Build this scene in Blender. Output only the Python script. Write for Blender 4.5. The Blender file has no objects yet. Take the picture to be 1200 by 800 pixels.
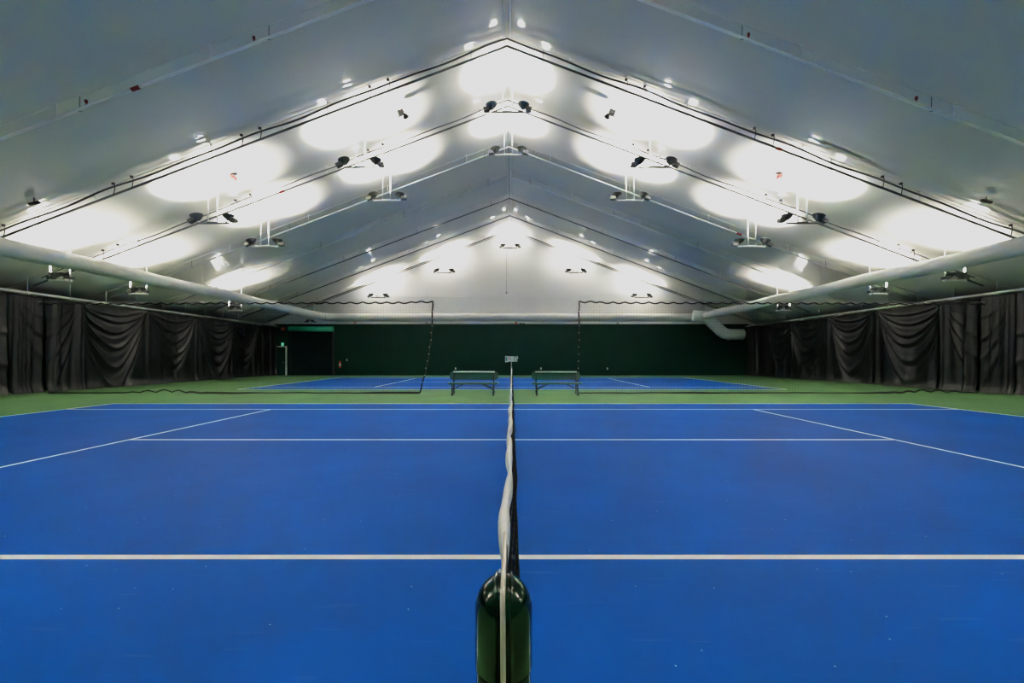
import bpy, math, random
from math import sin, cos, pi, radians, sqrt, exp
random.seed(11)
sc = bpy.context.scene
COL = sc.collection

# ------------------------------------------------------------------ dimensions (metres, camera at x=0 y=0)
CAM_Z = 1.37
F_PX = 490.0
RX = -0.15            # ridge x
RZ = 11.25            # ridge height (fabric)
SL = 0.378            # roof slope
HALF = 19.7           # half width of the hall
Y_END = 32.75         # far wall
Y_NEAR = -2.3         # wall behind the camera
CURT = 18.3           # curtain line
WALL_TOP = 3.95
BAYS = [0.57 + 3.05*i for i in range(11)]   # 0.57 .. 31.07
def roof(x): return RZ - SL*abs(x-RX)

# ------------------------------------------------------------------ materials
def nodes(name):
    m = bpy.data.materials.new(name); m.use_nodes = True
    nt = m.node_tree
    return m, nt, nt.nodes['Principled BSDF']
def setp(b, **k):
    for n, v in k.items():
        n = n.replace('_', ' ')
        if n in b.inputs: b.inputs[n].default_value = v
def mat(name, col, rough=.5, metal=0., var=.08, scale=6., bump=0., bscale=60., coat=0., crough=.1, spec=.5):
    m, nt, b = nodes(name)
    tc = nt.nodes.new('ShaderNodeTexCoord')
    nz = nt.nodes.new('ShaderNodeTexNoise'); nz.inputs['Scale'].default_value = scale; nz.inputs['Detail'].default_value = 4
    nt.links.new(tc.outputs['Object'], nz.inputs['Vector'])
    rp = nt.nodes.new('ShaderNodeValToRGB')
    rp.color_ramp.elements[0].position = .3; rp.color_ramp.elements[1].position = .7
    rp.color_ramp.elements[0].color = tuple(c*(1-var) for c in col)+(1,)
    rp.color_ramp.elements[1].color = tuple(min(1, c*(1+var)) for c in col)+(1,)
    nt.links.new(nz.outputs['Fac'], rp.inputs['Fac']); nt.links.new(rp.outputs['Color'], b.inputs['Base Color'])
    setp(b, Roughness=rough, Metallic=metal, Coat_Weight=coat, Coat_Roughness=crough, Specular_IOR_Level=spec)
    if bump:
        n2 = nt.nodes.new('ShaderNodeTexNoise'); n2.inputs['Scale'].default_value = bscale; n2.inputs['Detail'].default_value = 3
        nt.links.new(tc.outputs['Object'], n2.inputs['Vector'])
        bp = nt.nodes.new('ShaderNodeBump'); bp.inputs['Strength'].default_value = bump; bp.inputs['Distance'].default_value = .02
        nt.links.new(n2.outputs['Fac'], bp.inputs['Height']); nt.links.new(bp.outputs['Normal'], b.inputs['Normal'])
    return m

def court_mat(name, col, speck=True, rough=.55):
    """Acrylic hard-court paint: broad mottling, fine sand grain, a few pale scuffs."""
    m, nt, b = nodes(name)
    N = nt.nodes.new; L = nt.links.new
    tc = N('ShaderNodeTexCoord')
    n1 = N('ShaderNodeTexNoise'); n1.inputs['Scale'].default_value = .7; n1.inputs['Detail'].default_value = 6
    L(tc.outputs['Object'], n1.inputs['Vector'])
    rp = N('ShaderNodeValToRGB'); e = rp.color_ramp.elements
    e[0].position = .3; e[1].position = .72
    e[0].color = tuple(c*.86 for c in col)+(1,); e[1].color = tuple(c*1.14 for c in col)+(1,)
    L(n1.outputs['Fac'], rp.inputs['Fac'])
    out = rp.outputs['Color']
    if speck:
        vo = N('ShaderNodeTexVoronoi'); vo.inputs['Scale'].default_value = 9.0
        L(tc.outputs['Object'], vo.inputs['Vector'])
        lt = N('ShaderNodeMath'); lt.operation = 'LESS_THAN'; lt.inputs[1].default_value = .04
        L(vo.outputs['Distance'], lt.inputs[0])
        sep = N('ShaderNodeSeparateColor'); L(vo.outputs['Color'], sep.inputs['Color'])
        g2 = N('ShaderNodeMath'); g2.operation = 'GREATER_THAN'; g2.inputs[1].default_value = .5
        L(sep.outputs['Red'], g2.inputs[0])
        mu = N('ShaderNodeMath'); mu.operation = 'MULTIPLY'; L(lt.outputs[0], mu.inputs[0]); L(g2.outputs[0], mu.inputs[1])
        m2 = N('ShaderNodeMath'); m2.operation = 'MULTIPLY'; m2.inputs[1].default_value = .45; L(mu.outputs[0], m2.inputs[0])
        mx = N('ShaderNodeMix'); mx.data_type = 'RGBA'
        L(m2.outputs[0], mx.inputs['Factor']); L(out, mx.inputs['A']); mx.inputs['B'].default_value = (.6, .7, .8, 1)
        # long scuff streaks
        mp = N('ShaderNodeMapping'); mp.inputs['Scale'].default_value = (1.2, 14, 1); mp.inputs['Rotation'].default_value = (0, 0, .5)
        L(tc.outputs['Object'], mp.inputs['Vector'])
        n3 = N('ShaderNodeTexNoise'); n3.inputs['Scale'].default_value = 1.6; n3.inputs['Detail'].default_value = 5
        L(mp.outputs['Vector'], n3.inputs['Vector'])
        r3 = N('ShaderNodeValToRGB'); r3.color_ramp.elements[0].position = .63; r3.color_ramp.elements[1].position = .8
        r3.color_ramp.elements[1].color = (.05, .05, .05, 1)
        L(n3.outputs['Fac'], r3.inputs['Fac'])
        mx2 = N('ShaderNodeMix'); mx2.data_type = 'RGBA'
        L(r3.outputs['Color'], mx2.inputs['Factor']); L(mx.outputs['Result'], mx2.inputs['A']); mx2.inputs['B'].default_value = (.45, .6, .8, 1)
        out = mx2.outputs['Result']
    L(out, b.inputs['Base Color'])
    n4 = N('ShaderNodeTexNoise'); n4.inputs['Scale'].default_value = 220; L(tc.outputs['Object'], n4.inputs['Vector'])
    bp = N('ShaderNodeBump'); bp.inputs['Strength'].default_value = .12; bp.inputs['Distance'].default_value = .003
    L(n4.outputs['Fac'], bp.inputs['Height']); L(bp.outputs['Normal'], b.inputs['Normal'])
    setp(b, Roughness=rough, Specular_IOR_Level=.03)
    return m

def emit(name, col, s):
    m = bpy.data.materials.new(name); m.use_nodes = True
    nt = m.node_tree; b = nt.nodes['Principled BSDF']
    setp(b, Base_Color=(.8, .8, .8, 1), Emission_Color=tuple(col)+(1,), Emission_Strength=s)
    return m

LAMP = 88.0
AREA_W = 172.0
SPREAD = 91
M = dict(
    blue=court_mat('court_blue', (.0028, .068, .305)),
    green=court_mat('surround_green', (.082, .17, .074), speck=False, rough=.5),
    line=court_mat('line_white', (.95, .95, .93), speck=False, rough=.5),
    fabric=mat('roof_fabric', (.76, .735, .69), .55, var=.03, scale=.5, coat=.55, crough=.11, spec=.3),
    endfabric=mat('end_fabric', (.70, .72, .73), .6, var=.02, scale=.6, spec=.3),
    wallgreen=mat('wall_green', (.0006, .030, .022), .42, var=.12, scale=.8, spec=.16),
    doorgreen=mat('shutter_green', (.0008, .012, .0145), .5, var=.1, scale=2., spec=.12),
    hood=mat('shutter_hood_green', (.03, .36, .25), .25, var=.05),
    vinyl=mat('curtain_vinyl', (.0023, .0046, .0060), .36, var=.15, scale=3., bump=.12, bscale=9., spec=.40),
    hem=mat('curtain_hem', (.022, .025, .026), .6, var=.1),
    whitepipe=mat('white_pipe', (.86, .87, .86), .3, var=.03),
    backlitpipe=mat('backlit_pipe', (.16, .165, .165), .4, .3, var=.06),  # shade on the backlit pipes put into the colour
    batten=mat('batten_pale', (.74, .74, .72), .5, var=.03),
    litpipe=mat('lit_white_pipe', (.95, .96, .95), .35, var=.01),  # whiter to stand for light on the nearest pipe
    litsteelpipe=mat('lit_steel_pipe', (.80, .81, .80), .36, .75, var=.04),  # brighter metal to stand for light on the pipes behind the second row
    greymetal=mat('grey_metal', (.22, .23, .23), .4, .3, var=.06),
    darkmetal=mat('dark_metal', (.05, .052, .054), .45, .3, var=.06),
    lamp_shell=mat('lamp_shell', (.16, .165, .165), .45, .4, var=.06),
    cable=mat('black_cable', (.11, .11, .112), .6, var=.1),
    rope=mat('black_rope', (.006, .006, .007), .7, var=.2, scale=30.),
    netting=mat('black_netting', (.006, .007, .007), .7, var=.2, scale=40.),
    tape=mat('white_tape', (.78, .78, .76), .55, var=.05, scale=18., bump=.25, bscale=25.),
    cord=mat('white_cord', (.62, .58, .52), .4, var=.06, scale=30.),
    post=mat('post_green', (.0012, .022, .010), .16, var=.1, scale=20., coat=.35, crough=.06, spec=.3),
    duct=mat('duct_fabric', (.66, .67, .66), .6, var=.05, scale=1.5, bump=.15, bscale=4.),
    metalduct=mat('painted_duct', (.74, .80, .79), .4, var=.04, scale=2.),
    benchgreen=mat('bench_green', (.006, .075, .05), .3, var=.1, scale=10.),
    benchhighlight=mat('bench_highlight', (.80, .88, .84), .25, var=.05),
    benchblack=mat('bench_black', (.008, .009, .009), .4, var=.1),
    red=mat('alarm_red', (.55, .03, .03), .4, var=.06),
    darkred=mat('coupling_red', (.22, .012, .012), .45, var=.06),
    white=mat('white_plastic', (.75, .77, .76), .4, var=.03),
    teal=mat('teal_plastic', (.10, .33, .33), .4, var=.05),
    black=mat('black_plastic', (.008, .008, .009), .4, var=.1),
    pink=mat('digit_red', (.55, .22, .25), .5, var=.05),
    steel=mat('steel', (.5, .5, .5), .3, .9, var=.05),
    lens=emit('lamp_glow', (1.0, .95, .87), LAMP),
    exitgreen=emit('exit_glow', (.12, .7, .45), .6),
)

# ------------------------------------------------------------------ mesh builder
class MB:
    def __init__(s): s.v=[]; s.f=[]; s.mi=[]; s.sm=[]
    def quad(s, a, b, c, d, mi=0, sm=False):
        n=len(s.v); s.v += [a,b,c,d]; s.f.append((n,n+1,n+2,n+3)); s.mi.append(mi); s.sm.append(sm)
    def box(s, c, d, mi=0, rz=0, ry=0, rx=0):
        cx,cy,cz=c; hx,hy,hz=d[0]/2,d[1]/2,d[2]/2
        pts=[]
        for x in (-hx,hx):
            for y in (-hy,hy):
                for z in (-hz,hz):
                    X,Y,Z=x,y,z
                    if rx: Y,Z=Y*cos(rx)-Z*sin(rx),Y*sin(rx)+Z*cos(rx)
                    if ry: X,Z=X*cos(ry)+Z*sin(ry),-X*sin(ry)+Z*cos(ry)
                    if rz: X,Y=X*cos(rz)-Y*sin(rz),X*sin(rz)+Y*cos(rz)
                    pts.append((cx+X,cy+Y,cz+Z))
        n=len(s.v); s.v+=pts
        for f in ((0,1,3,2),(4,6,7,5),(0,4,5,1),(2,3,7,6),(0,2,6,4),(1,5,7,3)):
            s.f.append(tuple(n+i for i in f)); s.mi.append(mi); s.sm.append(False)
        return s
    def tube(s, path, r, n=8, cap=True, mi=0, sm=True, ring=None):
        """r: float, list, or (ra, rb) handled by ring(i) -> list of (u,v) offsets."""
        P=[tuple(p) for p in path]; base=len(s.v)
        up0=None
        for i,p in enumerate(P):
            a=P[max(i-1,0)]; b=P[min(i+1,len(P)-1)]
            t=[b[k]-a[k] for k in range(3)]; l=sqrt(sum(c*c for c in t)) or 1; t=[c/l for c in t]
            if up0 is None:
                up0=(0,0,1) if abs(t[2])<.9 else (0,1,0)
            d=sum(up0[k]*t[k] for k in range(3)); u=[up0[k]-d*t[k] for k in range(3)]
            l=sqrt(sum(c*c for c in u))
            if l<1e-4: u=[1,0,0]; l=1
            u=[c/l for c in u]; up0=tuple(u)
            w=[t[1]*u[2]-t[2]*u[1], t[2]*u[0]-t[0]*u[2], t[0]*u[1]-t[1]*u[0]]
            ri=r[i] if isinstance(r,(list,tuple)) else r
            for k in range(n):
                an=2*pi*k/n
                s.v.append(tuple(p[j]+ri*(cos(an)*u[j]+sin(an)*w[j]) for j in range(3)))
        for i in range(len(P)-1):
            for k in range(n):
                k2=(k+1)%n
                s.f.append((base+i*n+k, base+i*n+k2, base+(i+1)*n+k2, base+(i+1)*n+k)); s.mi.append(mi); s.sm.append(sm)
        if cap:
            s.f.append(tuple(base+k for k in range(n))[::-1]); s.mi.append(mi); s.sm.append(False)
            m=base+(len(P)-1)*n
            s.f.append(tuple(m+k for k in range(n))); s.mi.append(mi); s.sm.append(False)
        return s
    def lathe(s, prof, c=(0,0,0), n=24, mi=0, tilt=0, sm=True, axis='z'):
        """prof: (r, z) list, revolved about z, then tilted about y."""
        base=len(s.v)
        for (r,z) in prof:
            for k in range(n):
                an=2*pi*k/n; x,y,zz=r*cos(an),r*sin(an),z
                if axis=='y': x,y,zz=x,zz,y
                if tilt: x,zz=x*cos(tilt)+zz*sin(tilt),-x*sin(tilt)+zz*cos(tilt)
                s.v.append((c[0]+x,c[1]+y,c[2]+zz))
        for i in range(len(prof)-1):
            for k in range(n):
                k2=(k+1)%n
                s.f.append((base+i*n+k, base+i*n+k2, base+(i+1)*n+k2, base+(i+1)*n+k)); s.mi.append(mi); s.sm.append(sm)
        return s
    def grid(s, fn, nu, nv, mi=0, sm=True, mfn=None):
        base=len(s.v)
        for i in range(nu+1):
            for j in range(nv+1): s.v.append(fn(i/nu,j/nv))
        for i in range(nu):
            for j in range(nv):
                a=base+i*(nv+1)+j
                s.f.append((a,a+1,a+nv+2,a+nv+1)); s.mi.append(mfn(i/nu,j/nv) if mfn else mi); s.sm.append(sm)
        return s
    def build(s, name, mats, parent=None):
        if not isinstance(mats,(list,tuple)): mats=[mats]
        me=bpy.data.meshes.new(name); me.from_pydata(s.v,[],s.f)
        for m in mats: me.materials.append(m)
        me.polygons.foreach_set('material_index', s.mi); me.polygons.foreach_set('use_smooth', s.sm)
        me.update()
        o=bpy.data.objects.new(name, me); COL.objects.link(o)
        if parent: o.parent=parent
        return o

def tag(o, label=None, cat=None, group=None, kind=None):
    if label: o['label']=label
    if cat: o['category']=cat
    if group: o['group']=group
    if kind: o['kind']=kind
    return o
def thing(name, label, cat, loc=(0,0,0), rz=0, group=None):
    o=bpy.data.objects.new(name,None); COL.objects.link(o)
    o.location=loc; o.rotation_euler=(0,0,rz); o.empty_display_size=.1
    return tag(o,label,cat,group)
def struct(o): o['kind']='structure'; return o
def dup(root, loc=None, rz=None, label=None):
    def rec(o, par):
        c=o.copy(); COL.objects.link(c); c.parent=par
        for ch in [k for k in list(o.children)]: rec(ch, c)
        return c
    kids=list(root.children)
    r=root.copy(); COL.objects.link(r)
    if loc is not None: r.location=loc
    if rz is not None: r.rotation_euler=(0,0,rz)
    if label: r['label']=label
    for ch in kids: rec(ch, r)
    return r
SIDE = {-1:'left', 1:'right'}

# ------------------------------------------------------------------ FLOOR with painted courts
LW=.066
D0,S0,CL,S1,D1 = 1.505,2.877,6.992,11.107,12.477
OFF=16.6
BASE=11.885; SERV=6.40
def court_lines(o):
    return dict(D0=D0+o,S0=S0+o,CL=CL+o,S1=S1+o,D1=D1+o)
def floor():
    h=LW/2; bl=.045
    xs={-HALF,HALF}
    for q in (BASE,SERV): 
        for s in (-1,1): xs|={s*q-h,s*q+h} if q==SERV else {s*(q)-bl,s*(q)+bl}
    ys={Y_NEAR,Y_END}
    for o in (0,OFF):
        for y in (D0,S0,CL,S1,D1): ys|={y+o-h,y+o+h}
    xs=sorted(xs); ys=sorted(ys)
    mb=MB()
    def near(v,c,w): return abs(v-c)<w
    for i in range(len(xs)-1):
        for j in range(len(ys)-1):
            x=(xs[i]+xs[i+1])/2; y=(ys[j]+ys[j+1])/2
            m=1
            for o in (0,OFF):
                if D0+o-h<y<D1+o+h and abs(x)<BASE+bl:
                    m=0
                    if near(y,D0+o,h) or near(y,D1+o,h) or near(y,S0+o,h) or near(y,S1+o,h): m=2
                    if near(abs(x),BASE,bl): m=2
                    if near(y,CL+o,h) and (abs(x)<SERV+h): m=2
                    if near(abs(x),SERV,h) and S0+o<y<S1+o: m=2
            mb.quad((xs[i],ys[j],0),(xs[i+1],ys[j],0),(xs[i+1],ys[j+1],0),(xs[i],ys[j+1],0),m)
    return struct(mb.build('floor',[M['blue'],M['green'],M['line']]))
floor()

# ------------------------------------------------------------------ ROOF and walls
def ceiling():
    mb=MB()
    y0,y1=Y_NEAR,Y_END
    ny=int((y1-y0)/.19)
    for s in (-1,1):
        def fn(u,v,s=s):
            xe=s*HALF; x=RX+(xe-RX)*v; y=y0+(y1-y0)*u
            ph=((y-BAYS[0])/3.05)%1.0
            sag=.045*sin(pi*ph)**2*sin(pi*min(1,v*1.02))**.6 if 0<v<.98 else 0
            return (x,y,roof(x)+sag)
        mb.grid(fn,ny,26)
    return struct(mb.build('ceiling',M['fabric']))
ceiling()
def gable(y, name, s):
    mb=MB()
    zt=WALL_TOP
    xs=[-HALF+ (2*HALF)*i/40 for i in range(41)]+[RX]; xs=sorted(xs)
    for a,b in zip(xs,xs[1:]):
        mb.quad((a,y,zt),(b,y,zt),(b,y,max(zt,roof(b))),(a,y,max(zt,roof(a))),0)
    for a,b in zip(xs,xs[1:]):
        mb.quad((a,y,0),(b,y,0),(b,y,zt),(a,y,zt),1)
    return struct(mb.build(name,[M['endfabric'],M['wallgreen']]))
gable(Y_END,'wall_back',1)
gable(Y_NEAR,'wall_front',-1)
for s in (-1,1):
    mb=MB(); x=s*HALF
    mb.quad((x,Y_NEAR,0),(x,Y_END,0),(x,Y_END,roof(x)),(x,Y_NEAR,roof(x)))
    struct(mb.build('wall_left' if s<0 else 'wall_right',M['wallgreen']))
# cap rail along the top of the green wall, rail along its foot, seams in the gable fabric
mb=MB(); mb.box((0,Y_END-.03,WALL_TOP+.01),(2*CURT+.4,.06,.09)); struct(mb.build('trim_1',M['wallgreen']))
mb=MB(); mb.box((0,Y_END-.025,.06),(2*CURT+.4,.05,.12)); struct(mb.build('baseboard_back',M['wallgreen']))
mb=MB(); mb.box((0,Y_END-.012,.42),(2*CURT+.4,.024,.05)); struct(mb.build('trim_2',M['wallgreen']))
mb=MB(); mb.box((0,Y_END-.012,6.15),(23,.02,.03)); struct(mb.build('trim_3',M['batten']))
mb=MB(); mb.box((0,Y_END-.012,5.15),(27,.02,.04)); struct(mb.build('trim_4',M['batten']))
# ridge strips
mb=MB()
for dx in (-.09,.09):
    mb.tube([(RX+dx,Y_NEAR+.05,RZ-.085),(RX+dx,Y_END-.05,RZ-.085)],.028,8)
struct(mb.build('trim_5',M['whitepipe']))
# roof frame battens that hold the fabric at every bay
for i,y in enumerate(BAYS):
    mb=MB(); x0=-HALF+.1; x1=HALF-.1
    mb.tube([(x0,y,roof(x0)-.06),(RX,y,RZ-.07),(x1,y,roof(x1)-.06)],.012,6)
    struct(mb.build('trim_%d'%(6+i),M['batten']))

# ------------------------------------------------------------------ sprinkler pipes
ORD=['overhead','nearest','second','third','fourth','fifth','sixth','seventh','last']
PZ=10.88
def pz(x): return PZ-SL*abs(x-RX)
pipe_desc={3:'white sprinkler pipe crossing the dark roof fabric nearest the camera',
 4:'dark-looking sprinkler pipe in front of the first row of floodlights',
 5:'thin sprinkler pipe between the first and second floodlight rows',
 6:'bright white sprinkler pipe just behind the second floodlight row',
 7:'pale sprinkler pipe, first one beyond the second floodlight row\'s bright pipe',
 8:'dim sprinkler pipe over the middle of the far court',
 9:'dark sprinkler pipe peaking just in front of the last floodlight row',
 10:'faint sprinkler pipe close against the white gable wall'}
def head_mb(up=.26):
    h=MB()
    h.tube([(0,0,0),(0,0,up)],.011,6)
    h.lathe([(.001,up-.02),(.018,up-.01),(.018,up+.02),(.006,up+.03)],n=8)
    h.lathe([(.001,up+.045),(.05,up+.05),(.05,up+.056),(.001,up+.06)],n=10)
    for a in (0,pi): h.tube([(.016*cos(a),0,up+.015),(.02*cos(a),0,up+.048)],.004,4)
    return h
head_src=None; drop_src=None; coup_src=None
for i in range(3,11):
    y=BAYS[i]; xe=17.95
    t=thing('sprinkler_pipe',pipe_desc[i],'pipe',(RX,y,PZ),0,'sprinkler pipes under the roof')
    mb=MB(); r=.036 if i==3 else .034
    mb.tube([(-xe,0,-SL*xe),(0,0,0),(xe,0,-SL*xe)],r,8)
    mb.build('pipe_run',M['litpipe'] if i==3 else M['litsteelpipe'] if i in (6,7) else M['backlitpipe'],t)  # lit pipes pale, backlit ones grey: lighting put into the materials
    off=3.3 if i%2 else 1.9
    for s in (-1,1):
        for k in range(5 if i<8 else 4):
            d=off+3.56*k
            if d>17.4: continue
            if head_src is None:
                head_src=head_mb().build('sprinkler_head',M['whitepipe'],t); h=head_src
            else:
                h=head_src.copy(); COL.objects.link(h); h.parent=t
            h.location=(s*d,0,-SL*d+.02)
        for k in range(4):           # hangers up to the batten
            d=1.1+4.4*k
            if drop_src is None:
                dm=MB(); dm.tube([(0,0,-.04),(0,0,.31)],.009,6); dm.tube([(-.05,0,-.042),(.05,0,-.042)],.008,5)
                drop_src=dm.build('hanger',M['greymetal'],t); h=drop_src
            else:
                h=drop_src.copy(); COL.objects.link(h); h.parent=t
            h.location=(s*d,0,-SL*d)
def coupling(pipe_i, d, L=.26):
    par=[o for o in COL.objects if o.name.startswith('sprinkler_pipe')][pipe_i-3]
    mb=MB(); s=1 if d>0 else -1
    dx=L/2*cos(math.atan(SL)); 
    mb.tube([(d-dx,0,-SL*(abs(d)-dx*s*1)),(d+dx,0,-SL*(abs(d)+dx*s))],.044,10)
    c=mb.build('pipe_coupling',M['darkred'],par); c['label']='dark red coupling'
    return c
coupling(3,-8.6,.2); coupling(4,8.3,.18); coupling(5,-8.55,.2); coupling(6,10.4,.25)
def beads(pipe_i,d):
    par=[o for o in COL.objects if o.name.startswith('sprinkler_pipe')][pipe_i-3]
    mb=MB(); mb.lathe([(.001,-.04),(.03,-.035),(.03,.035),(.001,.04)],n=10); mb.tube([(0,0,-.1),(0,0,.0)],.01,6)
    c=mb.build('valve_cap',M['darkred'],par); c.location=(d,0,-SL*abs(d)+.13); c['label']='small dark red valve cap'
for d in (-9.75,-5.85,5.65,9.55): beads(3,d)

# ------------------------------------------------------------------ wavy power cables along the battens
def cable(y, name_label, dips, z0=-.17, r=.03, amp=.10):
    t=thing('power_cable',name_label,'cable',(RX,y,RZ),0,'power cables under the roof')
    mb=MB(); path=[]
    n=150
    for k in range(n+1):
        x=-17.6+35.2*k/n
        z=-SL*abs(x)+z0-amp*.45*(1-cos(2*pi*(abs(x)-.4)/dips))*.5-.02*sin(x*2.7)
        path.append((x,0,z))
    mb.tube(path,r,6); mb.build('cable_run',M['cable'],t)
    cl=None
    for s in (-1,1):
        for k in range(1,5):
            x=s*dips*k
            for dx in (-.28,.28):
                if cl is None:
                    cm=MB(); cm.tube([(0,0,.16),(.05,0,.05),(.03,0,-.12),(0,0,-.22)],.012,5); cm.box((0,0,.13),(.07,.05,.06))
                    cl=cm.build('cable_strap',M['darkmetal'],t); c=cl
                else:
                    c=cl.copy(); COL.objects.link(c); c.parent=t
                c.location=(x+dx,0,-SL*abs(x+dx)+z0-.02)
cable(BAYS[4]-.05,'dark wavy power cable strapped above the pipe before the first floodlight row',3.9,r=.027)
cable(BAYS[5]-.05,'thinner dark power cable between the first and second floodlight rows',5.0,r=.020)

# ------------------------------------------------------------------ floodlights
LS=.15
def lamp_parts(t, x, side, tilt, z=0.0, small=1.0, power=1.0):
    """bell floodlight facing up, leaning by tilt; yoke and ballast box."""
    R=.19*small; H=.15*small
    c=(x,0,z)
    sh=MB()
    sh.lathe([(.03,-H*.55),(.06*small,-H*.6),(.08*small,-H*.45),(R*.75,-H*.1),(R,H*.5),(R*1.04,H*.5),(R*1.04,H*.56),(R*.96,H*.56),(R*.94,H*.45),(R*.7,-H*.02),(.0,-H*.3)],c,24,tilt=tilt)
    bx=.17*small; 
    sh.box((x+side*bx*1.05, 0, z-.10*small+abs(side)*.0),(.20*small,.17,.12*small),ry=tilt*1.6)
    sh.tube([(x-.10,0,z-.16),(x-.04,0,z-.1),(x,0,z-.06)],.018,6)
    lamp=sh.build('floodlight',M['lamp_shell'],t)
    le=MB(); n=20; rr=LS*small; zz=H*.40
    pts=[]
    base=len(le.v)
    for k in range(n):
        a=2*pi*k/n; px,py,pzz=rr*cos(a),rr*sin(a),zz
        px,pzz=px*cos(tilt)+pzz*sin(tilt),-px*sin(tilt)+pzz*cos(tilt)
        le.v.append((c[0]+px,c[1]+py,c[2]+pzz))
    le.f.append(tuple(range(n))); le.mi.append(0); le.sm.append(False)
    l=le.build('lens',M['lens'] if power>0 else M['white'],lamp)
    if power<=0: return lamp
    l['label']='glowing white lens'
    ld=bpy.data.lights.new('floodlight_beam','AREA'); ld.shape='DISK'; ld.size=rr*2; ld.energy=AREA_W*power; ld.spread=radians(SPREAD); ld.color=(1,.925,.81)
    lo=bpy.data.objects.new('floodlight_beam',ld); COL.objects.link(lo); lo.parent=lamp
    q=zz+.012; lo.location=(c[0]+q*sin(tilt),0,c[2]+q*cos(tilt)); lo.rotation_euler=(pi,tilt,0)
    return lamp
def make_fixture(rod,bias=0,bar='lamp_shell'):
    t=thing('floodlight_bar','proto','floodlight',(0,0,0),0,'hanging twin floodlight bars')
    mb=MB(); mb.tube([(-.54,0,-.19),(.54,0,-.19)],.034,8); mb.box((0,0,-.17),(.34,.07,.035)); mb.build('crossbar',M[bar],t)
    lamp_parts(t,-.53,-1,-.12+bias); lamp_parts(t,.53,1,.12+bias)
    for s in (-1,1):
        r=MB(); r.tube([(s*.155,0,-.17),(s*.155,0,rod)],.02,8); r.box((s*.155,0,rod-.02),(.10,.07,.05)); r.build('hanging_rod',M['whitepipe'],t)
    return t
def make_side_fixture(rod,power=.5):
    t=thing('floodlight_cradle','proto','floodlight',(0,0,0),0,'floodlight cradles beneath the ducts')
    mb=MB(); mb.tube([(-.34,0,-.17),(.34,0,-.17)],.03,8); mb.box((0,0,-.17),(.5,.12,.03)); mb.build('crossbar',M['whitepipe'],t)
    lamp_parts(t,-.15,-1,-.12,small=.85,power=power); lamp_parts(t,.17,1,.12,small=.85,power=power)
    for s in (-1,1):
        r=MB(); zt=rod-SL*s*.34*0; r.tube([(s*.34,0,-.2),(s*.34,0,zt)],.022,8); r.box((s*.34,0,-.17),(.07,.07,.09)); r.build('hanging_rod',M['whitepipe'],t)
    hk=MB(); hk.tube([(.34,0,rod-.01),(.30,0,rod+.02),(.12,0,rod+.03)],.014,6); hk.box((.05,0,rod+.03),(.16,.08,.05)); hk.build('ceiling_clamp',M['darkmetal'],t)
    return t
FIX={}
ROWS=[('near',-1.0),('first',14.1),('second',17.05),('last',31.55)]
K=4.97
posword={0:'at the roof peak',-1:'one left of the peak',1:'one right of the peak',-2:'two left of the peak',2:'two right of the peak'}
rowword={'near':'row overhead','first':'first row','second':'second row','last':'last row by the gable'}
lookword={'near':'twin','first':'dark silhouetted twin','second':'white-rodded twin','last':'small distant twin'}
srcF={(kk,lit_bar):make_fixture(1.33,.18*kk,'whitepipe' if lit_bar else 'lamp_shell') for kk in (-1,0,1) for lit_bar in (False,True)}; srcS=make_side_fixture(1.28)  # second-row crossbars whitened to stand for light from the first row
usedF=set(); usedS=False
for rn,y in ROWS:
    for k in (-2,-1,0,1,2):
        if rn=='near' : pass
        x=RX+K*k; z=roof(x)-1.40 if k else RZ-1.42
        lab='%s floodlight bar %s, %s'%(lookword[rn],posword[k],rowword[rn])
        kk=((k>0)-(k<0), rn=='second'); src=srcF[kk]
        if kk not in usedF: o=src; usedF.add(kk); o.location=(x,y,z); o['label']=lab
        else: o=dup(src,(x,y,z),None,lab)
for rn,y in ROWS+[('mid',23.0),('midnear',6.5)]:
    for s in (-1,1):
        x=RX+15.08*s; z=roof(x)-1.40
        w={'near':'behind the camera','first':'nearest of its side','second':'second of its side','last':'smallest, at the far wall','mid':'third of its side, over the far court','midnear':'nearest the camera'}[rn]
        lab='white floodlight cradle under the %s duct, %s'%(SIDE[s],w)
        if rn=='last' :
            if s<0: srcOff=make_side_fixture(1.28,0); o=srcOff; o.location=(x,y,z); o['label']=lab
            else: o=dup(srcOff,(x,y,z),None,lab)
        elif not usedS: o=srcS; usedS=True; o.location=(x,y,z); o['label']=lab
        else: o=dup(srcS,(x,y,z),None,lab)

# ------------------------------------------------------------------ air ducts
DX,DZ,DR=14.2,4.46,.262
for s in (-1,1):
    t=thing('air_duct','long white fabric air duct along the %s side of the roof'%SIDE[s],'air duct',(s*DX,0,DZ),0,'side air ducts')
    mb=MB(); path=[]; rr=[]
    n=120; yE=31.2
    for k in range(n+1):
        y=Y_NEAR+.1+(yE-Y_NEAR-.1)*k/n
        path.append((.03*sin(y*.7+s),y,.02*sin(y*1.1+s*2))); rr.append(DR*(1+.012*sin(y*3.1)))
    mb.tube(path,rr,24); mb.build('duct_sleeve',M['duct'],t)
    ring=None
    for k in range(11):
        y=1.9+3.05*k-.6
        if ring is None:
            rm=MB(); rm.tube([(0,-.03,0),(0,.03,0)],DR+.008,24,cap=False); ring=rm.build('duct_band',M['duct'],t); o=ring
        else: o=ring.copy(); COL.objects.link(o); o.parent=t
        o.location=(.03*sin(y*.7+s),y,.02*sin(y*1.1+s*2))
    # hangers to the roof
    hg=None
    for k in range(5,11):
        y=BAYS[k]+.35
        if hg is None:
            xx=s*DX; hm=MB(); hm.tube([(0,0,DR-.02),(0,0,roof(xx)-DZ)],.006,5); hg=hm.build('hanger_wire',M['steel'],t); o=hg
        else: o=hg.copy(); COL.objects.link(o); o.parent=t
        o.location=(0,y,0)
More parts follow.
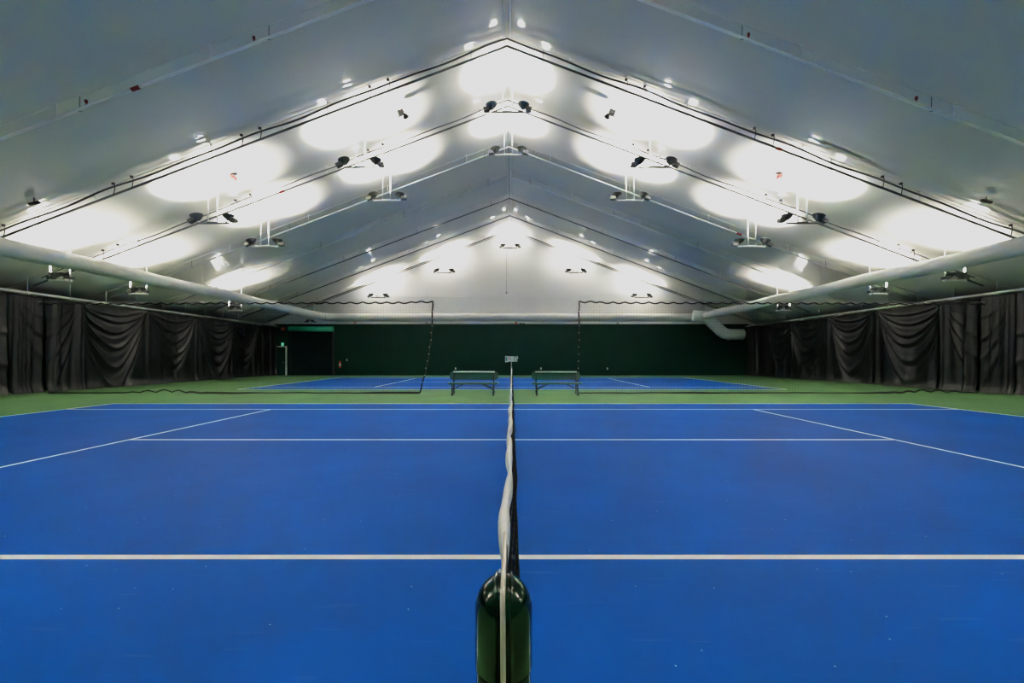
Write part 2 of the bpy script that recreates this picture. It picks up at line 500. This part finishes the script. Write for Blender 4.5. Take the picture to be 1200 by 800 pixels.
# end duct across the gable with curved elbows
t=thing('end_duct','white round duct running across the far gable above the green wall','air duct',(0,32.15,DZ))
mb=MB(); path=[]
for k in range(9):
    a=pi/2*k/8; path.append((-DX+ .95*(1-cos(a)), -.95+.95*sin(a), 0))
for k in range(1,60): path.append((-DX+.95+(2*DX-1.9)*k/60,0,.012*sin(k*.9)))
for k in range(9):
    a=pi/2*(1-k/8); path.append((DX-.95*(1-cos(a)), -.95+.95*sin(a), 0))
mb.tube(path,.30,24); mb.build('duct_run',M['duct'],t)
rm=None
for k in range(10):
    x=-11+2.45*k
    if rm is None:
        r_=MB(); r_.tube([(-.03,0,0),(.03,0,0)],.308,24,cap=False); rm=r_.build('duct_band',M['duct'],t); o=rm
    else: o=rm.copy(); COL.objects.link(o); o.parent=t
    o.location=(x,0,0)
# rigid feed duct with two bends coming from behind the right curtain
t=thing('feed_duct','pale rigid duct with elbow dropping from the duct corner behind the right curtain','air duct',(14.0,30.9,0))
mb=MB(); mb.tube([(-.55,.15,4.5),(0.25,0,4.42),(.42,0,4.3),(1.35,-.1,3.36),(1.62,-.1,3.17),(1.95,-.1,3.08),(3.0,-.1,3.08)],[.40,.40,.41,.41,.41,.40,.40],24)
mb.build('duct_elbow',M['metalduct'],t)
mb=MB()
for (a,b) in (((.30,0,4.40),(.38,0,4.33)),((1.32,-.1,3.40),(1.40,-.1,3.32)),((1.93,-.1,3.085),(2.02,-.1,3.08))):
    mb.tube([a,b],.422,24,cap=False)
mb.build('duct_collar',M['metalduct'],t)

# ------------------------------------------------------------------ curtains and their rails
RAIL_Z=3.74
def curtain(s, ya, yb, label, ridges, top=0., seed=0, hem=False, lean=0., vert=0.):
    rnd=random.Random(seed)
    w=yb-ya; H=RAIL_Z-.06
    t=thing('curtain',label,'curtain',(s*CURT,(ya+yb)/2,0),0,'black divider curtains')
    mb=MB()
    rs=[(c*(1+.08*rnd.uniform(-1,1)), a, rnd.uniform(-.12,.12)) for c,a in ridges]
    vs=[(rnd.uniform(-1,1),rnd.uniform(.05,.12),rnd.uniform(.03,.07)) for _ in range(5)]
    def disp(u,tt):
        # u -1..1 along the panel, tt metres below the rail
        d=0
        for c,a,sh in rs:
            uu=(u-sh*.5-lean)/(1+abs(lean))
            k=max(.0,1-uu*uu)
            yc=c*k**1.15
            wd=.034+.038*c*k
            x=(tt-yc)
            d+=a*exp(-(x/wd)**2)*min(1,.25+k*1.2)
            d-=a*.55*exp(-((x-wd*1.9)/(wd*1.2))**2)*min(1,.2+k)
        d+=.02*sin(u*5+seed)+.014*sin(u*11+seed*2+tt*.6)
        for vc,vw,va in vs:
            d+=va*exp(-((u-vc-.06*sin(tt*.8+seed))/vw)**2)*(vert+.35*min(1,tt/2.5))
        d+=.05*exp(-((1-abs(u))/.05)**2)   # stiff seam edge
        return d
    def fn(a,b):
        u=a*2-1; tt=b*H
        z=RAIL_Z-.03-tt
        # scalloped top between hooks
        if b<.02: z-=.02*abs(sin(a*w*5.0))
        flare=.0
        if tt>H-.45: flare=(tt-H+.45)**2*.5
        return (-s*(disp(u,tt)+flare), u*w/2, max(z,.012))
    nu=int(w*26); nv=96
    mb.grid(fn,nu,nv,mfn=(lambda a,b:1 if (hem and b>.93) else 0))
    o=mb.build('curtain_sheet',[M['vinyl'],M['hem']],t)
    # hooks
    hk=None; n=max(2,int(w/.32))
    for k in range(n):
        y=-w/2+(k+.5)*w/n
        if hk is None:
            hm=MB(); hm.tube([(0,0,-.06),(.02,0,-.02),(.0,0,.055),(-.03,0,.04)],.007,5); hk=hm.build('curtain_hook',M['steel'],t); c=hk
        else: c=hk.copy(); COL.objects.link(c); c.parent=t
        c.location=(0,y,RAIL_Z)
    if s<0: pass
    return t
SW1=[(.35,.03),(.75,.05),(1.25,.08),(1.85,.09),(2.6,.09),(3.4,.06)]
SW2=[(.4,.04),(.9,.07),(1.5,.08),(2.2,.10),(2.9,.08)]
SW3=[(.3,.04),(.7,.06),(1.1,.06),(1.6,.08),(2.1,.07),(2.7,.09),(3.3,.05)]
FLAT=[(1.6,.03),(2.6,.05)]
LONG=[(.8,.016),(1.6,.026),(2.5,.03),(3.7,.03)]
lt=[(12.1,15.1,FLAT,0.,'black curtain panel cut by the %s edge of the picture'),
    (15.17,16.24,LONG,.6,'narrow black curtain panel at the near end of the %s row, before a dark slit'),
    (16.36,17.84,LONG,.8,'second narrow black curtain panel on the %s, between the slit and the first deep swag'),
    (17.88,21.0,SW1,0.,'wide black curtain panel on the %s with the largest deep swag folds'),
    (21.03,24.2,SW2,.2,'black curtain panel with swag folds, second of the %s swagged panels'),
    (24.23,27.3,SW3,.2,'black curtain panel with swag folds, third of the %s swagged panels'),
    (27.33,30.2,SW2,.4,'black curtain panel, last of the %s swagged panels'),
    (30.23,32.4,[(1.2,.04)],1.3,'bunched black curtain panel in the %s far corner')]
for s in (-1,1):
    for i,(a,b,rg,ve,lab) in enumerate(lt):
        curtain(s,a,b,lab%SIDE[s],rg,seed=i*7+(3 if s>0 else 0)+1,hem=(s>0 and i in (1,2)),lean=(.12*(i%3-1) if i not in (0,1,2) else (-1.5 if i==2 else 1.5)),vert=ve)
    t=thing('curtain_rail','pale curtain rail pipe above the %s black curtains'%SIDE[s],'rail',(s*CURT,0,RAIL_Z+.07),0,'curtain rails')
    mb=MB(); mb.tube([(0,Y_NEAR+.1,0),(0,Y_END-.06,0)],.038,10); mb.tube([(s*.12,Y_NEAR+.1,.06),(s*.12,Y_END-.06,.06)],.02,8); mb.build('rail_pipe',M['whitepipe'],t)
    hg=None; k=0
    y=BAYS[4]+1.5
    while y<32:
        if hg is None:
            hm=MB(); hm.tube([(0,0,0),(0,0,roof(s*CURT)-RAIL_Z-.07)],.009,6); hm.box((0,0,.0),(.1,.06,.1)); hg=hm.build('rail_hanger',M['whitepipe'],t); c=hg
        else: c=hg.copy(); COL.objects.link(c); c.parent=t
        c.location=(0,y,0); y+=1.525

# ------------------------------------------------------------------ divider nets between the courts
NY=15.95
def divider(s, top_x, bot_x, label):
    t=thing('divider_net',label,'net',(0,NY,0),0,'court divider nets')
    xe=s*(CURT-.25); ZT=3.50
    rnd=random.Random(5+s)
    rp=MB(); path=[]; L=abs(xe-top_x); n=int(L/.07)
    ph=0
    for k in range(n+1):
        x=top_x+(xe-top_x)*k/n; d=abs(x-top_x)
        z=ZT-.055*abs(sin(pi*d/.45+.4*sin(d*.9)))**1.2 - .05*(d/L) +(.03 if d<.8 else 0)
        path.append((x,.015*sin(d*9),z))
    rp.tube(path,.026,6); rp.build('top_rope',M['rope'],t)
    ck=MB(); ck.tube([(top_x,0,ZT+.045),(xe,0,ZT+.0)],.006,5); ck.build('support_cable',M['steel'],t)
    er=MB(); n=26; pth=[]
    for k in range(n+1):
        f=k/n; z=ZT*(1-f)+.03
        x=top_x+(bot_x-top_x)*(f**2.2)
        pth.append((x+.012*sin(k*1.3),.012*sin(k*1.9),z))
    er.tube(pth,.028,6); er.build('edge_rope',M['rope'],t)
    clip=None
    for k in range(3,24,2):
        if clip is None:
            qm=MB(); qm.box((0,-.032,0),(.018,.02,.03)); clip=qm.build('net_clip',M['white'],t); cc=clip
        else: cc=clip.copy(); COL.objects.link(cc); cc.parent=t
        cc.location=pth[k]
    br=MB(); n=int(abs(xe-bot_x)/.12); pth=[]; rad=[]
    xq=s*(CURT-.6)
    for k in range(n+1):
        x=bot_x+(xq-bot_x)*k/n
        pth.append((x,.05*sin(x*1.3)+.03*sin(x*3.7),.028+.008*abs(sin(x*2.1))+max(0,.12*sin(x*.43+1)**9*abs(sin(x*5.3))) if k>2 else .03))
        rad.append(.022*(1+1.1*max(0,sin(x*.9+s))*abs(sin(x*.37))))
    br.tube(pth,rad,6); br.build('bottom_rope',M['rope'],t)
    # netting: real crossing threads
    me=MB(); th=.0011; cell=.11
    def thread(a,b,ax):
        if ax=='v':
            (x,z0),(x2,z1)=a,b
            me.quad((x-th,0,z0),(x+th,0,z0),(x2+th,0,z1),(x2-th,0,z1))
            me.quad((x,-th,z0),(x,th,z0),(x2,th,z1),(x2,-th,z1))
        else:
            (x,z0),(x2,z1)=a,b
            me.quad((x,0,z0-th),(x2,0,z1-th),(x2,0,z1+th),(x,0,z0+th))
            me.quad((x,-th,z0),(x2,-th,z1),(x2,th,z1),(x,th,z0))
    nx=int(L/cell)
    def edge(z): 
        f=1-(z-.03)/ZT; return top_x+(bot_x-top_x)*(max(0,f)**2.2)
    for k in range(1,nx):
        x=top_x+s*cell*k; thread((x,.06),(x,ZT-.06),'v')
    nz=int(ZT/cell)
    for k in range(1,nz):
        z=cell*k; thread((edge(z),z),(xe,z),'h')
    m=me.build('netting',M['netting'],t)
    return t
divider(-1,-3.03,-3.52,'black court divider net hanging left of the benches, its edge rope slanting')
divider(1,2.56,2.50,'black court divider net hanging right of the benches, its edge rope vertical')

# ------------------------------------------------------------------ tennis net and posts
PY=.60; FY=13.38
def top_z(y):
    f=(y-6.99)/6.39; return .925+.125*abs(f)**1.5
def post(y,label):
    t=thing('net_post',label,'net post',(-.012,y,0),0,'tennis net posts')
    R=.0392; ZT=1.058
    pr=[(R*1.9,0),(R*1.9,.012),(R*1.02,.02),(R,.03),(R,ZT-.13)]
    mb=MB(); mb.lathe(pr,n=40); mb.build('post_tube',M['post'],t)
    cp=MB(); H=.046
    prof=[(R*1.0,ZT-.128),(R*1.045,ZT-.126),(R*1.045,ZT-H)]
    for k in range(1,13):
        a=pi/2*k/12; prof.append((R*1.045*cos(a),ZT-H+H*sin(a)))
    cp.lathe(prof,n=40); cap=cp.build('rounded_cap',M['post'],t)
    gr=MB()
    for dx in (-.0105,.0115):
        path=[]
        for k in range(0,21):
            a=pi*k/20; rr=R*1.045
            r0=sqrt(max(1e-6,1-(dx/rr)**2))
            path.append((dx,-rr*r0*cos(a),ZT-H+H*r0*sin(a)+.001))
        path=[(dx,path[0][1],ZT-.13)]+path
        gr.tube(path,.0028,6)
    gr.build('cord_guide',M['post'],cap)
    return t
post(PY,'glossy dark green net post with domed cap right in front of the camera')
post(FY,'distant green net post carrying the score cards between the benches')

t=thing('tennis_net','black tennis net with crumpled white headband running away from the camera','net',(0,0,0))
def wob(y): return -.0115+.0042*sin(y*5.1+.6)*exp(-y*.05)+.0028*sin(y*11.3)*(1 if y<4 else .5)
def netx(y,f):
    # f 0 at the band .. 1 at the ground
    return wob(y)*(1-f)+(.018*min(1,f*6))+f*(.022+.010*sin(y*1.7)+.008*sin(y*4.3))
Y0,Y1=.76,13.28
# headband
mb=MB(); ny=330
def band(u,v):
    y=.74+(Y1-.74)*u
    w=.0100+.0030*sin(y*7.7+1)+.0022*sin(y*17.3)
    w*= min(1,.48+max(0,(y-.74))*3.2)
    if y>3: w=.0125+.0015*sin(y*6)
    h=.030
    a=2*pi*v
    cx,cz=cos(a),sin(a)
    x=wob(y)+w*(abs(cx)**.8)*(1 if cx>0 else -1)
    z=top_z(y)-h+h*(abs(cz)**.7)*(1 if cz>0 else -1)+.003*sin(y*21+v*6)
    return (x,y,z)
mb.grid(band,ny,14); mb.build('headband',M['tape'],t)
# netting from crossing cords
mb=MB(); th=.0022; cs=.043
rows=int(.86/cs)
def npt(y,f): return (netx(y,f),y,(top_z(y)-.05)*(1-f)+.015*f)
ys=[Y0+cs*k for k in range(int((Y1-Y0)/cs)+1)]
for y in ys:
    pts=[npt(y,f/6) for f in range(7)]
    mb.tube(pts,th,3,cap=False,sm=False)
for r in range(rows+1):
    f=r/rows
    mb.tube([npt(y,f) for y in ys[::2]],th*1.05,3,cap=False,sm=False)
mb.build('netting',M['netting'],t)
# lower hem cord of the net and the end binding with its white tip
mb=MB(); mb.tube([npt(y,1) for y in ys[::3]],.006,6); mb.build('hem_cord',M['netting'],t)
mb=MB()
for k in range(12):
    z0=.10+k*.072; 
    mb.box((-.0185+.0015*sin(k),.745,z0+.036),(.011,.012,.074),rz=.05*sin(k*2))
mb.build('end_binding',M['netting'],t)
mb=MB(); mb.box((-.0195,.744,.985),(.010,.014,.010),ry=.25); mb.build('binding_tip',M['tape'],t)
# white cord out of the headband, over the domed cap and down its face
pth=[(-.0135,.86,top_z(.86)-.022),(-.0125,.78,1.042),(-.0125,.70,1.052),(-.0120,.645,1.060)]
R=.0392*1.045; H=.046
for k in range(0,13):
    a=pi/2+ (pi/2)*k/12
    pth.append((-.0125+.0004*sin(k*.7),PY+R*1.08*cos(a),1.058-H+H*1.08*sin(a)))
pth+= [(-.0118,PY-R*1.08,.95),(-.0112,PY-R*1.06,.85),(-.0115,PY-R*1.05,.60)]
mb=MB(); mb.tube(pth,.0037,10); mb.build('net_cord',M['cord'],t)
pth=[(-.012,13.25,top_z(13.25)-.02),(-.012,13.36,1.06),(-.012,13.43,1.05),(-.012,13.44,.7)]
mb=MB(); mb.tube(pth,.006,8); mb.build('net_cord',M['cord'],t)

# score keeper clipped to the far post
t=thing('score_keeper','small white score card holder above the far net post','score board',(-.02,FY-.02,0))
mb=MB(); mb.tube([(.0,0,1.05),(.0,0,1.24)],.012,8); mb.box((0,0,1.07),(.05,.06,.04)); mb.build('bracket',M['steel'],t)
mb=MB(); mb.box((.02,0,1.33),(.34,.025,.17)); mb.build('card_holder',M['white'],t)
mb=MB(); mb.box((-.155,-.03,1.325),(.085,.02,.20)); mb.box((-.155,-.042,1.33),(.05,.006,.13),mi=1); mb.build('score_card',[M['white'],M['teal']],t)
mb=MB(); zc=1.345
for (a,b,c,d) in ((-.055,.02,.055,.014),(-.055,-.03,.055,.014),(-.055,.0,.013,.05),(-.03,-.005,.014,.05)): mb.box((a,-.016,zc+b),(c,.006,d))
mb.build('score_digit',M['pink'],t)
mb=MB()
ring=[(.135+.035*cos(a),-.02,1.34+.07*sin(a)) for a in [2*pi*k/20 for k in range(21)]]
mb.tube(ring,.011,6); mb.build('card_ring',M['black'],t)
mb=MB(); mb.box((.15,-.03,1.32),(.03,.015,.10),ry=.25); mb.box((.185,-.01,1.38),(.05,.02,.09),ry=-.3); mb.build('score_tab',M['white'],t)

# ------------------------------------------------------------------ benches
def make_bench(label):
    t=thing('park_bench',label,'bench',(0,0,0),0,'green park benches')
    W=1.78
    def slab(name,W,D,th,c,rx,parent):
        mb=MB(); cell=.03
        nx=int(W/cell); ny=int(D/cell)
        def P(x,y,z):
            return (c[0]+x, c[1]+y*cos(rx)-z*sin(rx), c[2]+y*sin(rx)+z*cos(rx))
        r=min(D*.5,.10)
        def half(y):   # rounded ends
            d=abs(y)-(D/2-r)
            return W/2-(r-sqrt(max(0,r*r-d*d)) if d>0 else 0)
        for k in range(ny+1):
            y=-D/2+D*k/ny; h=half(y); mb.tube([P(-h,y,0),P(h,y,0)],.012,4,sm=False)
        for k in range(nx+1):
            x=-W/2+W*k/nx
            yy=D/2 if abs(x)<=W/2-r else D/2-r+sqrt(max(0,r*r-(abs(x)-(W/2-r))**2))
            mb.tube([P(x,-yy,0),P(x,yy,0)],.012,4,sm=False)
        for k in range(1,6):
            x=-W/2+W*k/6; mb.tube([P(x,-D/2,-.012),P(x,D/2,-.012)],.012,5)
        o=mb.build(name,M['benchgreen'],parent)
        rim=MB(); pts=[]
        for (sx,sy,a0) in ((1,1,0),(-1,1,pi/2),(-1,-1,pi),(1,-1,3*pi/2)):
            for k in range(7):
                a=a0+pi/2*k/6; pts.append(P(sx*(W/2-r)+r*cos(a),sy*(D/2-r)+r*sin(a),0))
        pts.append(pts[0])
        rim.tube(pts,.024 if name=='seat' else .015,8,cap=False)
        rim.build('edge_rim',M['benchgreen'],o)
        return o,P
    seat,_=slab('seat',W+.04,.36,.03,(0,-.16,.435),0.02,t)
    back,P=slab('backrest',W-.02,.28,.03,(0,.13,.705),radians(78),t)
    rim=MB(); rim.tube([P(-W/2+.12,.14,.004),P(W/2-.12,.14,.006)],.028,8); rr=rim.build('top_roll',M['benchhighlight'],back); rr['label']='top edge with a pale painted highlight'  # highlight along the rolled edge, put into the colour
    for s in (-1,1):
        x=s*.74
        l=MB()
        l.tube([(x,-.46,.03),(x,.36,.03)],.024,8)
        l.tube([(x,-.40,.03),(x,-.36,.40)],.022,8)
        l.tube([(x,.12,.03),(x,.10,.40),(x,.08,.56),(x,.17,.84)],.022,8)
        l.tube([(x,-.34,.40),(x,.12,.40)],.025,8)
        l.tube([(x,-.38,.2),(x,.12,.2)],.018,8)
        l.build('leg',M['benchblack'],t)
        for yy in (-.37,.11):
            b=MB(); b.tube([(x,yy,.22),(s*.34,yy+(.02 if yy<0 else -.02),.415)],.016,6); b.build('brace',M['benchblack'],t)
    for s in (-1,1):
        pass
    return t
bz=make_bench('green mesh park bench left of the net, facing the near court')
bz.location=(-1.41,15.38,0)
dup(bz,(1.63,15.38,0),0,'green mesh park bench right of the net, beside the vertical net rope')

# ------------------------------------------------------------------ far wall fittings
YW=Y_END
# roll-up shutter
t=thing('roller_shutter','dark green roll-up shutter door with round hood in the far wall','shutter door',(-15.62,YW-.06,0))
def curt(u,v):
    z=.05+3.35*v; return (-1.62+3.24*u, -.02-.012*abs(sin(v*pi*34)), z)
mb=MB(); mb.grid(curt,2,240,sm=False); mb.build('shutter_curtain',M['doorgreen'],t)
mb=MB(); mb.tube([(-1.72,-.19,3.60),(1.72,-.19,3.60)],.20,20); mb.build('hood',M['hood'],t)
for s in (-1,1):
    mb=MB(); mb.box((s*1.68,-.05,1.8),(.12,.14,3.6)); o=mb.build('guide_rail',M['doorgreen'] if s<0 else M['darkmetal'],t)
mb=MB(); mb.box((0,-.05,.07),(3.2,.08,.12)); mb.build('bottom_bar',M['doorgreen'],t)
# personnel door partly behind the left curtain
t=mb=MB(); mb.box((0,0,1.08),(.92,.05,2.12)); d=mb.build('door_1',M['wallgreen']); d.location=(-18.15,YW-.05,0); struct(d)
mb=MB(); mb.box((.50,-.02,1.13),(.085,.08,2.26)); mb.box((0.02,-.02,2.24),(1.04,.08,.07)); f=mb.build('door_frame',M['white'],d)
mb=MB(); mb.tube([(.36,-.03,1.0),(.36,-.09,1.0),(.25,-.09,1.0)],.012,8); mb.build('door_handle',M['steel'],d)
def wallbox(name,label,cat,x,z,size,m,group=None,extra=None):
    t=thing(name,label,cat,(x,YW,z),0,group)
    mb=MB(); mb.box((0,-size[1]/2,0),size); mb.box((0,-size[1]-.004,0),(size[0]*.8,.012,size[2]*.8)); mb.build('cover',m,t)
    if extra: extra(t,size)
    return t
wallbox('exit_sign','small glowing green exit light above the corner door','exit sign',-17.95,2.42,(.16,.08,.24),M['exitgreen'])
def strobe(t,sz):
    mb=MB(); mb.lathe([(.05,0),(.05,.03),(.02,.05),(.001,.05)],(0,-sz[1]-.05,0),12,axis='y'); mb.build('strobe_lens',M['white'],t)
wallbox('fire_alarm','red fire alarm box high on the wall left of the shutter','fire alarm',-17.9,3.62,(.26,.10,.26),M['red'],'red fire alarms',strobe)
wallbox('fire_alarm','red fire alarm on the green wall top just right of the shutter','fire alarm',-12.3,4.11,(.20,.08,.12),M['red'],'red fire alarms',strobe)
wallbox('fire_alarm','red fire alarm box on the wall top above the net','fire alarm',.33,4.08,(.16,.08,.20),M['red'],'red fire alarms',strobe)
# emergency twin lights by the centre alarm
t=thing('emergency_light','small twin-head emergency light beside the centre alarm above the net','emergency light',(.80,YW,4.06))
mb=MB(); mb.box((0,-.05,.05),(.34,.1,.12)); mb.build('case',M['white'],t)
for s in (-1,1):
    mb=MB(); mb.lathe([(.01,.0),(.06,-.02),(.075,-.10),(.07,-.11),(.001,-.09)],(s*.11,-.1,-.05),12,axis='y'); mb.build('lamp_head',M['black'],t)
for i,(x,lab) in enumerate(((-4.42,'white outlet cover on the green wall above the left bench'),(2.27,'white outlet cover on the green wall above the right bench'),(7.47,'white outlet cover on the green wall beyond the vertical net rope'))):
    def sock(t,sz):
        mb=MB(); mb.box((0,-.045,.03),(.04,.012,.035)); mb.box((0,-.045,-.03),(.04,.012,.035)); mb.build('socket',M['greymetal'],t)
    wallbox('wall_outlet',lab,'outlet',x,.52,(.10,.035,.16),M['white'],'outlets on the far wall',sock)
wallbox('wall_switch','small pale switch between the corner door and the shutter','switch',-17.45+.12,1.18,(.09,.04,.13),M['white'])
wallbox('wall_switch','small pale switch right of the fire extinguisher','switch',-12.93,1.2,(.09,.04,.15),M['white'])
for x,lab in ((-6.66,'small white beam sensor on the wall top above the left court'),(8.27,'small white beam sensor on the wall top above the right court')):
    wallbox('beam_sensor',lab,'sensor',x,4.07,(.13,.09,.10),M['greymetal'],'beam sensors')
t=thing('fire_extinguisher','red fire extinguisher on the wall right of the shutter','fire extinguisher',(-13.42,YW-.14,.58))
mb=MB(); mb.lathe([(.001,0),(.075,0),(.08,.02),(.08,.42),(.06,.48),(.025,.51),(.025,.55)],n=18); mb.build('cylinder_body',M['red'],t)
mb=MB(); mb.lathe([(.081,.16),(.081,.34)],n=18); mb.build('paper_label',M['white'],t)
mb=MB(); mb.box((0,0,.58),(.05,.05,.05)); mb.tube([(0,0,.61),(.02,-.1,.64)],.012,6); mb.build('valve_handle',M['black'],t)
mb=MB(); mb.tube([(.03,0,.57),(.10,-.02,.55),(.12,-.03,.3),(.11,-.02,.12)],.013,6); mb.build('hose',M['black'],t)
mb=MB(); mb.box((0,.10,.3),(.12,.08,.05)); mb.build('wall_bracket',M['steel'],t)

# cord dropping from the far peak light
t=thing('pull_cord','thin grey cord hanging from the peak light on the white gable','cord',(-.43,Y_END-.10,0))
mb=MB(); mb.tube([(0,0,6.5),(0,0,9.75)],.012,6); mb.build('cord_line',M['greymetal'],t)
mb=MB(); mb.lathe([(.001,6.35),(.05,6.38),(.05,6.52),(.001,6.56)],n=10); mb.build('toggle',M['greymetal'],t)

# ------------------------------------------------------------------ fittings under the roof fabric
def from_px(px,py,drop=.1):
    X=(px-600)/F_PX; Zs=(419-py)/F_PX
    # roof: RZ-drop - SL*|X Y - RX| = CAM_Z + Zs*Y
    s=1 if X>0 else -1
    y=(RZ-drop-CAM_Z+SL*s*RX)/(Zs+SL*abs(X))
    return (X*y,y,CAM_Z+Zs*y)
def bracketcam(px,py,label,s):
    p=from_px(px,py,.40)
    t=thing('roof_speaker',label,'speaker',p,0,'dark speakers under the roof')
    mb=MB(); mb.box((0,0,.0),(.21,.17,.13),ry=.35*s); mb.build('housing',M['darkmetal'],t)
    mb=MB(); mb.lathe([(.03,0),(.09,-.10),(.1,-.1),(.05,.0)],(s*-.12,0,-.06),14,tilt=.5*s); mb.build('horn',M['darkmetal'],t)
    mb=MB(); mb.tube([(0,0,.05),(0,0,.40)],.016,6); mb.tube([(.05*s,0,-.05),(.10*s,0,-.22)],.015,6); mb.build('bracket',M['darkmetal'],t)
bracketcam(470,132,'small dark speaker under the roof left of the peak',-1)
bracketcam(717,132,'small dark speaker under the roof right of the peak',1)
for px,py,lab in ((273,209,'red round beacon on the glowing roof patch left'),(914,208,'red round beacon on the glowing roof patch right')):
    p=from_px(px,py,.12)
    t=thing('red_beacon',lab,'beacon',p,0,'red beacons on the roof')
    mb=MB(); mb.lathe([(.001,-.10),(.06,-.09),(.10,-.05),(.115,.0),(.115,.05),(.09,.09)],n=18); mb.build('dome',M['red'],t)
    mb=MB(); mb.tube([(0,0,.05),(0,0,.13)],.05,10); mb.box((.07,0,.07),(.1,.06,.04)); mb.build('mount',M['greymetal'],t)
for px,py,lab in ((40,238,'small dark camera in the bright roof reflection, far left'),(1156,236,'small dark camera in the bright roof reflection, far right')):
    p=from_px(px,py,.14); s=-1 if px<600 else 1
    t=thing('roof_camera',lab,'camera',p,0,'small cameras under the roof')
    mb=MB(); mb.tube([(-.14,0,.03*s),(.14,0,-.03*s)],.045,10); mb.build('camera_body',M['darkmetal'],t)
    mb=MB(); mb.tube([(0,0,.03),(0,0,.15)],.014,6); mb.build('bracket',M['darkmetal'],t)
for s,px in ((-1,230),(1,962)):
    p=from_px(px,224,.06)
    t=thing('roof_hook','small grey wire hook in the glowing roof patch %s'%SIDE[s],'hook',p,0,'wire hooks under the roof')
    mb=MB(); mb.tube([(-.14*s,0,.05),(-.04*s,0,.06),(.08*s,0,.0),(.12*s,0,-.10)],.018,6); mb.build('hook_wire',M['greymetal'],t)

# ------------------------------------------------------------------ world, camera, look
w=bpy.data.worlds.new('World'); sc.world=w; w.use_nodes=True
w.node_tree.nodes['Background'].inputs['Color'].default_value=(.02,.022,.025,1)
w.node_tree.nodes['Background'].inputs['Strength'].default_value=.3
cam=bpy.data.cameras.new('camera'); co=bpy.data.objects.new('camera',cam); COL.objects.link(co)
co.location=(0,0,CAM_Z); co.rotation_euler=(pi/2,0,0)
cam.sensor_width=36; cam.lens=36*F_PX/1200; cam.shift_y=19/1200; cam.clip_start=.05; cam.clip_end=200
sc.camera=co
sc.view_settings.view_transform='Standard'
sc.view_settings.look='None'
sc.view_settings.exposure=0
sc.view_settings.use_curve_mapping=True
cm=sc.view_settings.curve_mapping
cm.use_clip=True; cm.extend='HORIZONTAL'; cm.clip_max_x=1.0
c=cm.curves[3]
c.points[0].location=(0,0); c.points[1].location=(1,.735)
for p in ((.02,.014),(.05,.042),(.2,.2),(.5,.53),(.7,.67)): c.points.new(*p)
cm.update()
sc.cycles.use_denoising=True
sc.cycles.max_bounces=10; sc.cycles.diffuse_bounces=6; sc.cycles.glossy_bounces=4
sc.cycles.sample_clamp_indirect=30
